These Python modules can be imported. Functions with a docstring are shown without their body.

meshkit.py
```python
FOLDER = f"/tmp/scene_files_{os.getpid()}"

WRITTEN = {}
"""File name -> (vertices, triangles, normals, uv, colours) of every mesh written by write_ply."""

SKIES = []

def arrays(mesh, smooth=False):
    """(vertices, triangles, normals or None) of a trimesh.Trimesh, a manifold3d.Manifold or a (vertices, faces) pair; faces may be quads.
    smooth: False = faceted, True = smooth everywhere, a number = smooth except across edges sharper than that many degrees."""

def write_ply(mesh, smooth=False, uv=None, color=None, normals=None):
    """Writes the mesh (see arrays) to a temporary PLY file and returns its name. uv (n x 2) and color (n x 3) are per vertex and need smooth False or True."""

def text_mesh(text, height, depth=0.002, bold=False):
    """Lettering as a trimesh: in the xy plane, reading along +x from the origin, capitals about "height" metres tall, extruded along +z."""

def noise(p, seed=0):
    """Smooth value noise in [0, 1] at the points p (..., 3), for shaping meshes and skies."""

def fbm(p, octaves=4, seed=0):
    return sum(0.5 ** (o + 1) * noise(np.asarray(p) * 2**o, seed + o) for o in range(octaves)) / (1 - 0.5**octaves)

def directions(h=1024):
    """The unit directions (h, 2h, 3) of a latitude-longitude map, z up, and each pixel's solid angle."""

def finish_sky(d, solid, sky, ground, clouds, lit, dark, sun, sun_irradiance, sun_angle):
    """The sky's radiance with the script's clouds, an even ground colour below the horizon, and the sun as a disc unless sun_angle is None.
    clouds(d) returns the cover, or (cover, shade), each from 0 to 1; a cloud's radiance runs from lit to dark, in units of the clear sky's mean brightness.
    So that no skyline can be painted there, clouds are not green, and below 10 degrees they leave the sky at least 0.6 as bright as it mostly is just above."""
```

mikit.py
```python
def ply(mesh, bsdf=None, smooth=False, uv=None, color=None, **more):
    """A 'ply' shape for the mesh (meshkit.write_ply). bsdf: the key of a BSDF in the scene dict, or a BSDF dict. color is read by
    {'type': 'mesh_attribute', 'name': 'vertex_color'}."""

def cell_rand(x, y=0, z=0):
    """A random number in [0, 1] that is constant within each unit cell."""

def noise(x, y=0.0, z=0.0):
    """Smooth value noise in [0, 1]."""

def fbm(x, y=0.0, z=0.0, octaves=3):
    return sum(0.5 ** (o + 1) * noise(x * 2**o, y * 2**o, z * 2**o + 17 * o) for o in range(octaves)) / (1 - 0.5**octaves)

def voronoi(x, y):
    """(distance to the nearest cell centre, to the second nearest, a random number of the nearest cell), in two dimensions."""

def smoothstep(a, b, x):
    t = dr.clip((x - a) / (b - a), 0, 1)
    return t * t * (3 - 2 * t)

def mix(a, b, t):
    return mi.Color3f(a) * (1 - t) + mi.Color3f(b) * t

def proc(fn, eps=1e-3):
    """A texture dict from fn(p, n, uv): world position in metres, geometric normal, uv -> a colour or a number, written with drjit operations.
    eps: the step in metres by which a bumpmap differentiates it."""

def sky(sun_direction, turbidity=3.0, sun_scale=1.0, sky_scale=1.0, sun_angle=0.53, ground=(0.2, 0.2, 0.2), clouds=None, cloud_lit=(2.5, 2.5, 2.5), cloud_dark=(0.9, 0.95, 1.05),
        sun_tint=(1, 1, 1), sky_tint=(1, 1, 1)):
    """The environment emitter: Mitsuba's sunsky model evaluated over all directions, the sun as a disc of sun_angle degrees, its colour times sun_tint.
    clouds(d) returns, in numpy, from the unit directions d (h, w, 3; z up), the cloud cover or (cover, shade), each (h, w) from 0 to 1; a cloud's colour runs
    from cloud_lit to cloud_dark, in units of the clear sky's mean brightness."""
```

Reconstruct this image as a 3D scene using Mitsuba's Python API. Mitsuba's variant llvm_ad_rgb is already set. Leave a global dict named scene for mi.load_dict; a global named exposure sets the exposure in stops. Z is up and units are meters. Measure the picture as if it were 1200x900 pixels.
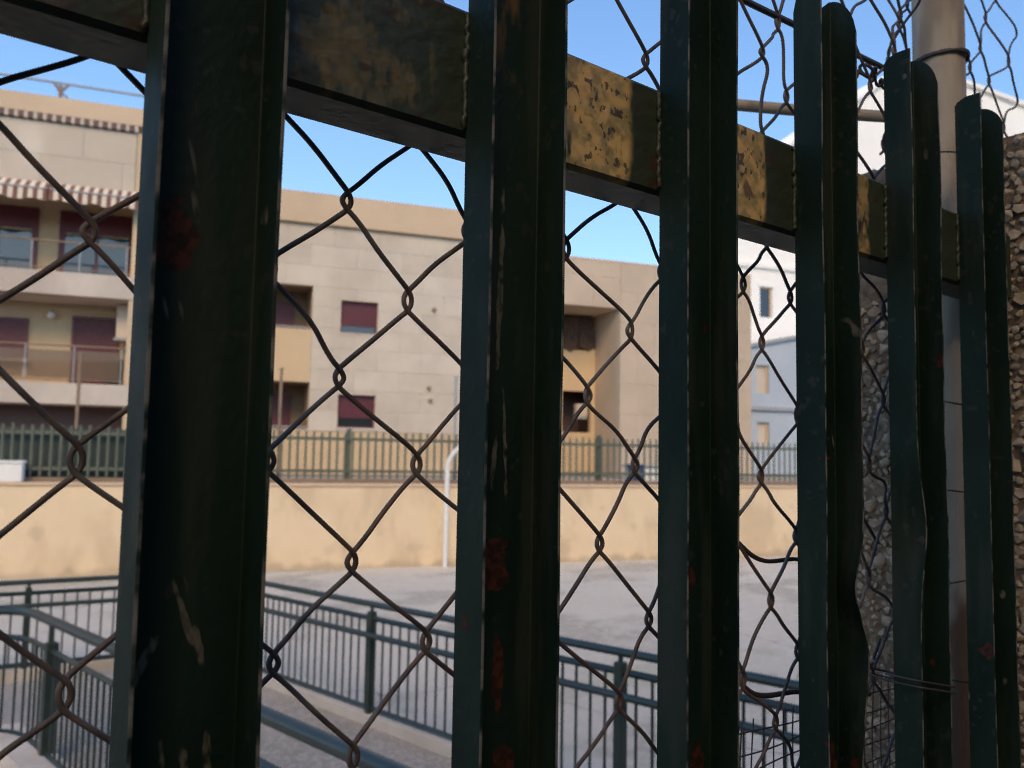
import math, random
import numpy as np, trimesh, shapely, drjit as dr, mitsuba as mi, mikit, meshkit
from mikit import proc, fbm, noise, voronoi, smoothstep, mix
from shapely.geometry import Polygon, box as sbox
T = mi.ScalarTransform4f
rng = np.random.default_rng(7); random.seed(7)
scene, labels = {}, {}
# ------------------------------------------------------------------ camera, sky, exposure
# world: X along the gate, Y into the court, Z up; the eye stands 0.32 m in front of the gate rail
EYE = np.array([0.0, -0.32, 1.95])
PITCH, ROLL, YAW, FPX = math.radians(4.5716), math.radians(1.0372), math.radians(38.799), 1007.06
_f = np.array([math.sin(YAW)*math.cos(PITCH), math.cos(YAW)*math.cos(PITCH), math.sin(PITCH)])
_r = np.array([math.cos(YAW), -math.sin(YAW), 0.0]); _u = np.cross(_r, _f)
_up = -math.sin(ROLL)*_r + math.cos(ROLL)*_u
scene['camera'] = {'type': 'thinlens', 'fov': 2*math.degrees(math.atan(600/FPX)), 'fov_axis': 'x', 'aperture_radius': 0.00095, 'focus_distance': 0.47,
                   'near_clip': 0.02, 'far_clip': 800.0, 'to_world': T().look_at(origin=EYE.tolist(), target=(EYE+_f).tolist(), up=_up.tolist())}
SUN_EL = math.radians(34.0)
scene['sky'] = mikit.sky((-0.6*math.cos(SUN_EL), -0.8*math.cos(SUN_EL), math.sin(SUN_EL)), turbidity=3, sun_scale=0.19, sun_angle=24.0, sun_tint=(1.0, 0.83, 0.62), sky_tint=(0.80, 0.87, 0.95))
exposure = 3.0
# ------------------------------------------------------------------ helpers
def key(name, parent=None):
    k = name if parent is None else parent + '__' + name
    if k not in taken: taken.add(k); return k
    i = 1
    while f'{k}_{i:03d}' in taken: i += 1
    k = f'{k}_{i:03d}'; taken.add(k); return k
taken = set()
def thing(name, label, cat, group=None):
    k = key(name); labels[k] = {'label': label, 'category': cat}
    if group: labels[k]['group'] = group
    return k
def put(name, mesh, m, parent=None, smooth=False, label=None, cat=None, kind=None, group=None, **kw):
    k = key(name, parent)
    scene[k] = mesh if isinstance(mesh, dict) else mikit.ply(mesh, m, smooth=smooth, **kw)
    d = {a: b for a, b in (('label', label), ('category', cat), ('kind', kind), ('group', group)) if b}
    if d: labels[k] = d
    return k
A = np.array([0.9483, -0.3173, 0.0]); N = np.array([0.3173, 0.9483, 0.0])   # the court wall's own directions
FR = np.eye(4); FR[:3, 0] = A; FR[:3, 1] = N
def cat_(ms): return trimesh.util.concatenate(ms)
def bx(x0, x1, y0, y1, z0, z1, ch=0.0):
    if ch:
        c = trimesh.creation.box((x1-x0, y1-y0, z1-z0)); pts = []
        for v in c.vertices:
            s = np.sign(v)
            for k in range(3):
                q = v - s*ch; q[k] = v[k]; pts.append(q)
        m = trimesh.convex.convex_hull(np.array(pts))
    else: m = trimesh.creation.box((x1-x0, y1-y0, z1-z0))
    m.apply_translation(((x0+x1)/2, (y0+y1)/2, (z0+z1)/2)); return m
def wf(m): m = m.copy(); m.apply_transform(FR); return m         # wall frame (s, m, z) -> world
def fb(*a, **k): return wf(bx(*a, **k))
def W(s, m, z): return A*s + N*m + np.array([0, 0, z])
def tube(pts, r, n=8, closed=False, caps=True):
    p = np.asarray(pts, float); r = np.broadcast_to(r, len(p))
    t = np.gradient(p, axis=0); t /= np.linalg.norm(t, axis=1, keepdims=True) + 1e-12
    u = np.cross(t[0], [0, 0, 1]) if abs(t[0][2]) < 0.9 else np.cross(t[0], [1, 0, 0]); u /= np.linalg.norm(u)
    vs = []; ang = np.arange(n)*2*math.pi/n
    for i in range(len(p)):
        u = u - t[i]*(u@t[i]); u /= np.linalg.norm(u); v = np.cross(t[i], u)
        vs.append(p[i] + r[i]*(np.cos(ang)[:, None]*u + np.sin(ang)[:, None]*v))
    V = np.vstack(vs); F = []
    i = np.arange(n); j = (i+1) % n
    for k in range(len(p)-1):
        F.append(np.stack([k*n+i, k*n+j, (k+1)*n+j], 1)); F.append(np.stack([k*n+i, (k+1)*n+j, (k+1)*n+i], 1))
    if caps:
        F.append(np.array([[0, q+1, q] for q in range(1, n-1)])); e = (len(p)-1)*n
        F.append(np.array([[e, e+q, e+q+1] for q in range(1, n-1)]))
    return trimesh.Trimesh(V, np.vstack(F), process=False)
def chaikin(p, n):
    p = np.asarray(p, float)
    for _ in range(n):
        q = np.empty((2*len(p)-2, 3)); q[0::2] = .75*p[:-1]+.25*p[1:]; q[1::2] = .25*p[:-1]+.75*p[1:]; p = np.vstack([p[:1], q, p[-1:]])
    return p
def spline(pts, n=40):
    from scipy.interpolate import CubicSpline
    p = np.asarray(pts, float); t = np.concatenate([[0], np.cumsum(np.linalg.norm(np.diff(p, axis=0), axis=1))])
    return CubicSpline(t, p)(np.linspace(0, t[-1], n))
def facade(s0, s1, z0, z1, m0, th, holes):
    """a wall sheet of thickness th (front at m0) with rectangular openings, in the wall frame"""
    g = sbox(s0, z0, s1, z1)
    for h in holes: g = g.difference(sbox(h[0], h[2], h[1], h[3]))
    ms = [trimesh.creation.extrude_polygon(q, th, engine='earcut') for q in getattr(g, 'geoms', [g])]
    m = cat_(ms); v = m.vertices.copy(); m.vertices = np.stack([v[:, 0], m0 + v[:, 2], v[:, 1]], 1); m.invert()
    return wf(m)
# ------------------------------------------------------------------ materials
def pbsdf(col, rough=0.8, spec=0.5, metal=0.0, bump=None, bscale=0.002, eps=1e-3, **kw):
    d = {'type': 'principled', 'base_color': proc(col) if callable(col) else {'type': 'rgb', 'value': list(col)}, 'roughness': proc(rough) if callable(rough) else rough, 'specular': spec, 'metallic': metal, **kw}
    if bump is not None: d = {'type': 'bumpmap', 'tex': proc(bump, eps=eps), 'scale': bscale, 'bsdf': d}
    return {'type': 'twosided', 'bsdf': d}
def mottled(c0, c1, f, c2=None, f2=None):
    c0, c1 = [float(v) for v in c0], [float(v) for v in c1]
    def fn(p, n, uv):
        c = mix(c0, c1, smoothstep(0.25, 0.75, fbm(p.x*f, p.y*f, p.z*f, 4)))
        if c2 is not None: c = mix(c, c2, 0.75*smoothstep(0.48, 0.78, fbm(p.x*f2+31, p.y*f2, p.z*f2*0.45+7, 4)))
        return c
    return fn
PALE_X = [-0.1786, -0.0362, 0.1062, 0.2486, 0.3834, 0.5171, 0.6371, 0.7562]
def pale_col(p, n, uv):
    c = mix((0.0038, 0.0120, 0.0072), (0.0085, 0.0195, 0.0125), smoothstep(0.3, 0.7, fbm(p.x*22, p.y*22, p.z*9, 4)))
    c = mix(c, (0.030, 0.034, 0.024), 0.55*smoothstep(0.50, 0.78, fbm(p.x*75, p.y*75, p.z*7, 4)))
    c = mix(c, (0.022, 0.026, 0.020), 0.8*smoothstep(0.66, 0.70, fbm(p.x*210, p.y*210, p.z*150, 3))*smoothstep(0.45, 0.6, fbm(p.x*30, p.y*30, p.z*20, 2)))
    # flaked spots of red primer, drips and scratches
    def spot(x, z, rx, rz):
        d = dr.sqrt(dr.square((p.x-x)/rx) + dr.square((p.z-z)/rz)) + 1.1*(fbm(p.x*130, p.y*130, p.z*110, 3)-0.5)
        return 1 - smoothstep(0.82, 0.94, d)
    r = spot(0.0965, 2.028, 0.009, 0.016)
    for a in ((0.246, 1.898, 0.010, 0.012), (0.255, 1.80, 0.008, 0.02), (0.244, 1.78, 0.012, 0.006), (0.250, 1.85, 0.004, 0.02), (0.392, 1.77, 0.008, 0.02), (0.386, 1.88, 0.006, 0.008), (0.531, 1.735, 0.006, 0.03)):
        r = dr.maximum(r, spot(*a))
    q = fbm(p.x*60+5, p.y*60, p.z*40, 4)
    r = dr.maximum(r, smoothstep(0.79, 0.81, q))
    c = mix(c, mix((0.060, 0.017, 0.009), (0.020, 0.009, 0.006), smoothstep(0.35, 0.65, fbm(p.x*260, p.y*260, p.z*200, 3))), r*0.9)
    s = smoothstep(0.80, 0.86, fbm((p.x+p.z*0.25)*190, p.y*90, p.z*26, 2)) * smoothstep(0.5, 0.62, fbm(p.x*25+3, p.y*25, p.z*13, 2))
    for (x, z, rx, rz, k) in ((0.092, 1.873, 0.0032, 0.011, 0.5), (0.107, 1.888, 0.0016, 0.016, -0.35), (0.112, 1.878, 0.002, 0.008, -0.2), (0.103, 1.826, 0.002, 0.02, -0.12), (0.110, 1.828, 0.002, 0.017, -0.15), (0.117, 1.838, 0.002, 0.012, -0.1), (0.2455, 1.945, 0.0018, 0.014, 0.1), (0.2520, 1.955, 0.0013, 0.03, -0.05), (0.2475, 2.03, 0.002, 0.045, 0.02)):
        e = dr.sqrt(dr.square((p.x-x-k*(p.z-z))/rx) + dr.square((p.z-z)/rz)) + 1.5*(fbm(p.x*300, p.y*300, p.z*120, 3)-0.5)
        s = dr.maximum(s, 0.7*(1 - smoothstep(0.6, 0.95, e)))
    c = mix(c, (0.13, 0.12, 0.085), s*smoothstep(0.25, 0.6, fbm(p.x*420+2, p.y*300, p.z*160, 3)))
    gl = smoothstep(0.42, 0.60, fbm(p.x*120, p.y*60, p.z*34, 3))*(1 - smoothstep(0.006, 0.010, dr.abs(p.x-0.2475)))*smoothstep(2.12, 2.17, p.z)*(1 - smoothstep(2.185, 2.20, p.z))
    c = mix(c, (0.10, 0.062, 0.02), 0.8*gl)
    # bare steel along the sheared front edges
    return mix(c, (0.15, 0.135, 0.11), 0.9*(1 - smoothstep(-0.0211, -0.0208, p.y))*smoothstep(0.35, 0.65, fbm(p.x*40, 0, p.z*75, 4)))
scene['paint_pale'] = pbsdf(pale_col, rough=lambda p, n, uv: 0.46 + 0.25*fbm(p.x*60, p.y*60, p.z*30, 3), spec=0.16, bump=lambda p, n, uv: fbm(p.x*420, p.y*420, p.z*260, 3), bscale=0.0004, eps=5e-4)
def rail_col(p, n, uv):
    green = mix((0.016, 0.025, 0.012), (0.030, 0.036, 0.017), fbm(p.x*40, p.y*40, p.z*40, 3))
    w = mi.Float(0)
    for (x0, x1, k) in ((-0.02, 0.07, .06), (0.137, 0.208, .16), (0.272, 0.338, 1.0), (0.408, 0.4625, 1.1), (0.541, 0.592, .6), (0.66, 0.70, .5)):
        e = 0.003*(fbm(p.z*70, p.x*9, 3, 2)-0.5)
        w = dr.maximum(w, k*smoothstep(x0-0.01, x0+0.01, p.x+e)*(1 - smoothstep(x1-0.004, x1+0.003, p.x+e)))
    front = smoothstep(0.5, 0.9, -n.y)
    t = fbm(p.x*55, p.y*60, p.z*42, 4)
    lit_patch = smoothstep(0.36, 0.54, 0.6*t + 0.4*fbm(p.x*260, p.y*60, p.z*70, 3) + 0.20*(w-0.55))*w*front  # golden sunlight between the pale shadows, painted into the rail colour
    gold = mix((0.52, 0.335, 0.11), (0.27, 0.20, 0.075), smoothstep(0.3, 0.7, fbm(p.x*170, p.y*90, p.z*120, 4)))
    c = mix(green, gold, dr.minimum(lit_patch, 1))
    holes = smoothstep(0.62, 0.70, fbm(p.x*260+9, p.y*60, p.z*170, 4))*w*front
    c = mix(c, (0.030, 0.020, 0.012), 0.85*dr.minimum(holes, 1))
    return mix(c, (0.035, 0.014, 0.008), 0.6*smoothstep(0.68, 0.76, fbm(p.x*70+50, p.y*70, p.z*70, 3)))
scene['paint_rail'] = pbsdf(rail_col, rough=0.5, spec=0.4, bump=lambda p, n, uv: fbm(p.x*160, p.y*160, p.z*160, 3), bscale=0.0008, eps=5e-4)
scene['wire'] = pbsdf(lambda p, n, uv: mix(mix((0.055, 0.047, 0.046), (0.105, 0.074, 0.060), smoothstep(0.3, 0.7, fbm(p.x*120, p.y*120, p.z*120, 3))), (0.13, 0.125, 0.12), 0.7*smoothstep(0.58, 0.7, fbm(p.x*26, p.y*26, p.z*26, 3))), rough=0.6, spec=0.4)
scene['dark_wire'] = pbsdf((0.035, 0.028, 0.026), rough=0.6)
def post_fn(p, n, uv):
    c = mix((0.30, 0.25, 0.185), (0.37, 0.315, 0.24), fbm(p.x*14, p.y*14, p.z*14, 4))
    c = mix(c, (0.17, 0.13, 0.09), 0.7*smoothstep(0.5, 0.7, fbm(p.x*40, p.y*40, p.z*7, 3)))
    r = fbm(p.x*30+4, p.y*30, p.z*8, 4) + 0.30*(1 - smoothstep(1.70, 1.93, p.z))
    return mix(c, (0.095, 0.045, 0.024), 0.85*smoothstep(0.60, 0.78, r))
scene['galvanised'] = pbsdf(post_fn, rough=0.65, spec=0.3, bump=lambda p, n, uv: fbm(p.x*120, p.y*120, p.z*50, 3), bscale=0.001)
scene['mortar'] = pbsdf(mottled((0.10, 0.072, 0.048), (0.22, 0.16, 0.105), 60), rough=0.95, spec=0.2, bump=lambda p, n, uv: fbm(p.x*180, p.y*180, p.z*180, 4), bscale=0.006)
for i, c in enumerate([(0.46, 0.375, 0.27), (0.36, 0.29, 0.205), (0.55, 0.46, 0.345), (0.33, 0.25, 0.165), (0.25, 0.185, 0.12), (0.40, 0.31, 0.21)]):
    scene[f'pebble_{i}'] = pbsdf(mottled(c, tuple(np.array(c)*0.6), 170), rough=0.85, spec=0.3)
def ochre_fn(p, n, uv):
    c = mix((0.75, 0.60, 0.40), (0.70, 0.555, 0.365), fbm(p.x*0.8, p.y*0.8, p.z*1.5, 4))
    c = mix(c, (0.56, 0.43, 0.28), 0.75*smoothstep(0.46, 0.72, fbm(p.x*2.3, p.y*2.3, p.z*0.7, 4)))
    c = mix(c, (0.40, 0.315, 0.215), 0.22*smoothstep(0.64, 0.78, fbm(p.x*3.1+11, p.y*3.1, p.z*3.1, 3)))
    return mix(c, (0.42, 0.33, 0.22), 0.7*(1 - smoothstep(0.0, 0.14, p.z + 0.2*(fbm(p.x*5, p.y*5, 3, 3)-0.5))))
scene['ochre_wall'] = pbsdf(ochre_fn, rough=0.9, spec=0.25, bump=lambda p, n, uv: fbm(p.x*6, p.y*6, p.z*6, 4), bscale=0.012, eps=5e-3)
scene['ochre_plaster'] = pbsdf(mottled((0.61, 0.455, 0.28), (0.55, 0.41, 0.25), 0.9, (0.46, 0.35, 0.23), 0.8), rough=0.9, spec=0.25)
scene['shaded_loggia_plaster'] = pbsdf(mottled((0.24, 0.175, 0.12), (0.20, 0.15, 0.10), 1.2), rough=0.9)  # recess shade mixed into the ochre plaster as a darker tone
scene['roof_band'] = pbsdf(mottled((0.58, 0.44, 0.30), (0.53, 0.40, 0.27), 0.8), rough=0.9, spec=0.25)
for i, c in enumerate([(0.575, 0.50, 0.405), (0.545, 0.47, 0.38), (0.60, 0.525, 0.43)]):
    scene[f'cladding_{i}'] = pbsdf(mottled(c, tuple(np.array(c)*0.9), 1.6, (0.46, 0.39, 0.31), 0.8), rough=0.85, spec=0.3)
for i, c in enumerate([(0.54, 0.43, 0.32), (0.52, 0.41, 0.305)]):
    scene[f'tan_cladding_{i}'] = pbsdf(mottled(c, tuple(np.array(c)*0.92), 1.2, (0.44, 0.345, 0.25), 0.7), rough=0.85, spec=0.3)
scene['joint'] = pbsdf((0.50, 0.42, 0.33), rough=0.95)
scene['cream_concrete'] = pbsdf(mottled((0.58, 0.50, 0.42), (0.52, 0.45, 0.375), 1.3, (0.40, 0.33, 0.27), 1.1), rough=0.9)
scene['burgundy'] = pbsdf(mottled((0.115, 0.022, 0.032), (0.095, 0.018, 0.027), 2), rough=0.5)
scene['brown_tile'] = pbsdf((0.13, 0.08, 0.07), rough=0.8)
scene['awning_brown'] = pbsdf((0.17, 0.085, 0.065), rough=0.9)
scene['awning_cream'] = pbsdf((0.62, 0.54, 0.43), rough=0.9)
scene['glass'] = {'type': 'twosided', 'bsdf': {'type': 'principled', 'base_color': {'type': 'rgb', 'value': [0.02, 0.025, 0.028]}, 'roughness': 0.06, 'specular': 0.9}}
scene['clear_glass'] = {'type': 'thindielectric'}
scene['screen_panel'] = {'type': 'blendbsdf', 'weight': 0.55, 'a': {'type': 'thindielectric'}, 'b': {'type': 'twosided', 'bsdf': {'type': 'diffuse', 'reflectance': {'type': 'rgb', 'value': [0.20, 0.14, 0.10]}}}}
scene['white_plaster'] = pbsdf(mottled((0.88, 0.855, 0.80), (0.86, 0.83, 0.775), 0.5), rough=0.9)
scene['shaded_white_plaster'] = pbsdf(mottled((0.42, 0.47, 0.53), (0.38, 0.43, 0.49), 0.6), rough=0.9)  # bluish shade on the white facade, put into the colour
scene['white_paint'] = pbsdf((0.72, 0.72, 0.70), rough=0.5)
scene['grey_metal'] = pbsdf((0.30, 0.31, 0.32), rough=0.45)
scene['brown_metal'] = pbsdf(mottled((0.20, 0.135, 0.085), (0.26, 0.18, 0.12), 4), rough=0.7)
scene['fence_green'] = pbsdf(mottled((0.075, 0.095, 0.072), (0.10, 0.112, 0.085), 3), rough=0.6)
scene['dark_sheet'] = pbsdf(mottled((0.040, 0.055, 0.045), (0.055, 0.07, 0.06), 1.5), rough=0.8)
scene['rail_green'] = pbsdf(mottled((0.012, 0.024, 0.021), (0.020, 0.032, 0.029), 8), rough=0.36, spec=0.6)
scene['blue_plastic'] = pbsdf((0.03, 0.06, 0.14), rough=0.5)
scene['brown_cloth'] = pbsdf(mottled((0.10, 0.06, 0.045), (0.14, 0.085, 0.06), 5), rough=0.95)
def court_fn(p, n, uv):
    c = mix((0.465, 0.43, 0.365), (0.405, 0.375, 0.315), fbm(p.x*0.6, p.y*0.6, 1, 4))
    c = mix(c, (0.31, 0.285, 0.235), 0.85*smoothstep(0.50, 0.68, fbm(p.x*0.9+20, p.y*1.6, 5, 4)))
    c = mix(c, (0.48, 0.44, 0.375), 0.5*smoothstep(0.5, 0.7, fbm(p.x*14, p.y*14, 2, 3)))
    va, vb, vr = voronoi(p.x*0.35 + 0.25*fbm(p.x*2, p.y*2, 1, 3), p.y*0.35 + 0.25*fbm(p.x*2+9, p.y*2, 2, 3))
    c = mix(c, (0.20, 0.185, 0.16), 0.75*(1 - smoothstep(0.004, 0.014, vb-va))*smoothstep(0.35, 0.6, fbm(p.x*0.7, p.y*0.7+3, 4, 2)))
    return mix(c, (0.27, 0.28, 0.17), 0.35*smoothstep(0.62, 0.75, fbm(p.x*1.2+7, p.y*1.2, 9, 3))*smoothstep(4.2, 5.2, p.x)*(1-smoothstep(5.0, 8.0, p.y)))
scene['court'] = pbsdf(court_fn, rough=0.9, spec=0.3, bump=lambda p, n, uv: fbm(p.x*30, p.y*30, 1, 4), bscale=0.004, eps=3e-3)
def ramp_fn(p, n, uv):
    c = mix((0.30, 0.27, 0.225), (0.20, 0.18, 0.15), fbm(p.x*1.5, p.y*1.5, 1, 4))
    return mix(c, (0.40, 0.37, 0.34), 0.6*smoothstep(0.52, 0.62, fbm(p.x*55, p.y*55, 2, 3)))
scene['ramp_concrete'] = pbsdf(ramp_fn, rough=0.95, spec=0.3, bump=lambda p, n, uv: fbm(p.x*60, p.y*60, 1, 3), bscale=0.008, eps=2e-3)
scene['kerb'] = pbsdf(mottled((0.50, 0.46, 0.40), (0.40, 0.36, 0.31), 3, (0.25, 0.22, 0.18), 2.5), rough=0.9)
scene['asphalt'] = pbsdf(mottled((0.05, 0.05, 0.05), (0.07, 0.07, 0.068), 3), rough=0.95)
scene['shade_house_plaster'] = pbsdf(mottled((0.30, 0.24, 0.18), (0.26, 0.21, 0.16), 0.5), rough=0.9)  # for the added building that shades the gate
scene['far_ground'] = pbsdf((0.2, 0.18, 0.15), rough=0.95)
# ------------------------------------------------------------------ ground, street, ramp, terrace
put('ground', bx(-300, 300, -300, 300, -0.6, -0.1), 'far_ground', kind='structure')
court = Polygon([(-45, 0.22), (30, 0.22), (30, 14), (-45, 34)])
put('court_ground', bx(-30, 40, 0.24, 26, -0.09, 0.0), 'court', kind='structure')
put('street', bx(-60, 60, -17.5, 0.22, -0.09, 0.35), 'asphalt', kind='structure')
put('terrace', fb(-40, 60, 14.30, 60, -0.095, 1.22), 'far_ground', kind='structure')
ry = math.radians(-3.0); DR = np.array([math.sin(ry), math.cos(ry)]); NR = np.array([math.cos(ry), -math.sin(ry)])
LEFT = np.array([-1, 0.15])/math.hypot(1, 0.15)
def floor_z(d): return 0.365 - 0.037*d
def P2(off, d): return NR*off + DR*d
def slab(poly, ztops, zb):
    """a closed solid over a convex quad with its own height at each corner"""
    p = [np.r_[q, z] for q, z in zip(poly, ztops)] + [np.r_[q, zb] for q in poly]
    return trimesh.convex.convex_hull(np.array(p))
OA, OB, DA, DB = 3.13, 1.36, 7.35, 5.80
A0, A1 = P2(OA, 0.25), P2(OA, DA); B0, B1 = P2(OB, 0.25), P2(OB, DB)
A2 = A1 + LEFT*6; B2 = B1 + LEFT*5.0
put('ramp', cat_([slab([B0, A0, A1, P2(OB, DA)], [floor_z(.25), floor_z(.25), floor_z(DA), floor_z(DA)], -0.08),
                  slab([P2(OB, DB), P2(OB, DA), P2(OB, DA)+LEFT*4.6, B2], [floor_z(DB)-.001, floor_z(DA)-.001, 0.03, 0.03], -0.08)]), 'ramp_concrete', kind='structure')
def kerb_run(p, q, za, zb, w, side):
    t = (q-p)/np.linalg.norm(q-p); nn = np.array([t[1], -t[0]])*side
    return slab([p-nn*0.05, p+nn*w, q+nn*w, q-nn*0.05], [za, za, zb, zb], -0.085)
put('ramp_kerb', cat_([kerb_run(A0, A1, floor_z(.25)+.06, floor_z(DA)+.06, .16, 1), kerb_run(A1-LEFT*0.16, A2, floor_z(DA)+.059, .09, .16, 1)]), 'kerb', kind='structure')
put('ramp_kerb', cat_([kerb_run(B0, B1, floor_z(.25)+.06, floor_z(DB)+.06, .16, -1), kerb_run(B1-LEFT*.05, B2, floor_z(DB)+.061, .091, .16, -1)]), 'kerb', kind='structure')
# ------------------------------------------------------------------ unseen building added behind the viewer to shade the gate
def shade_house(x0, x1, y0, y1, h, label):
    t = thing('shade_house', label, 'added_house')
    put('wall', bx(x0, x1, y0, y1, 0.34, h), 'shade_house_plaster', t); put('roof', bx(x0-.15, x1+.15, y0-.3, y1+.3, h+.001, h+.22), 'roof_band', t)
    for fl in range(2):
        for x in np.arange(x0+1.5, x1-1.5, 2.8):
            z = 1.3+3.1*fl
            w = put('window', cat_([bx(x, x+1.1, y1+.001, y1+.06, z, z+1.5), bx(x-.1, x+1.2, y1+.001, y1+.12, z-.1, z-.002)]), 'burgundy', t)
            put('pane', bx(x+.08, x+.53, y1+.061, y1+.07, z+.08, z+1.42), 'glass', w); put('pane', bx(x+.57, x+1.02, y1+.061, y1+.07, z+.08, z+1.42), 'glass', w)
shade_house(-14, 12, -14, -5.3, 5.9, 'unseen two storey building added behind the viewer to shade the gate')
# ------------------------------------------------------------------ court wall and the fence on it
t = thing('court_wall', 'long low ochre plastered wall at the back of the court', 'wall')
put('wall_face', fb(-25, 30, 14.05, 14.296, -0.088, 1.34), 'ochre_wall', t)
for s in np.arange(-24.9, 29.9, 2.45):
    put('coping', fb(s, s+2.44, 14.02, 14.32, 1.34+.001, 1.385, ch=.006), 'cream_concrete' if False else 'roof_band', t)
t = thing('boundary_fence', 'green bar fence standing on the low ochre wall', 'fence')
FM = 14.445
s = -3.35
while s < 13.0:
    z1 = 2.25 + 0.012*rng.standard_normal()
    put('picket', fb(s-.019, s+.019, FM-.02, FM+.0, 1.46, z1, ch=.006), 'fence_green', t); s += 0.131
for z in (1.585, 2.13): put('rail', fb(-3.6, 13.2, FM+.002, FM+.045, z-.025, z+.025), 'fence_green', t)
put('base_rail', fb(-3.6, 13.2, FM-.02, FM+.03, 1.383, 1.452), 'brown_metal', t)
for s in (-3.5, -0.42, 2.62, 4.78, 7.38, 10.0, 12.9): put('post', fb(s-.036, s+.036, FM+.047, FM+.14, 1.30, 2.31), 'fence_green', t)
put('dark_shade_sheet', fb(-6.0, -0.86, FM+.15, FM+.165, 1.31, 2.20), 'dark_sheet', t, label='dark green sheet behind the bars, also standing in for the shade under the balcony')  # its dark colour also stands for the shade under the balconies
for s, z, w in ((-1.60, 3.36, 'thin brown steel pole in front of the balconies'), (1.465, 3.28, 'thin brown steel pole in front of the shuttered loggias'), (4.54, 3.28, 'thin grey steel pole next to the white goal post')):
    put('net_pole', cat_([tube([W(s, 14.62, 1.21), W(s, 14.62, z)], .026, 10), tube([W(s, 14.62, z), W(s, 14.62, z+.03)], .034, 10)]), 'grey_metal' if s > 4 else 'brown_metal', smooth=40, label=w, cat='pole', group='poles behind the court wall')
g = thing('goal_post', 'white tubular goal post with a slanted top arm against the ochre wall', 'goal post')
put('upright', tube([W(4.20, 13.88, 0.0), W(4.20, 13.88, 1.70)], .04, 12), 'white_paint', g, smooth=40)
put('slanted_arm', tube(spline([W(4.20, 13.88, 1.70), W(4.22, 13.87, 1.78), W(4.36, 13.80, 2.0), W(4.50, 13.72, 2.10)], 20), .04, 12), 'white_paint', g, smooth=40)
put('crossbar', tube([W(4.50, 13.72, 2.10), W(5.25, 12.9, 2.10)], .04, 12), 'white_paint', g, smooth=40)
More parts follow.
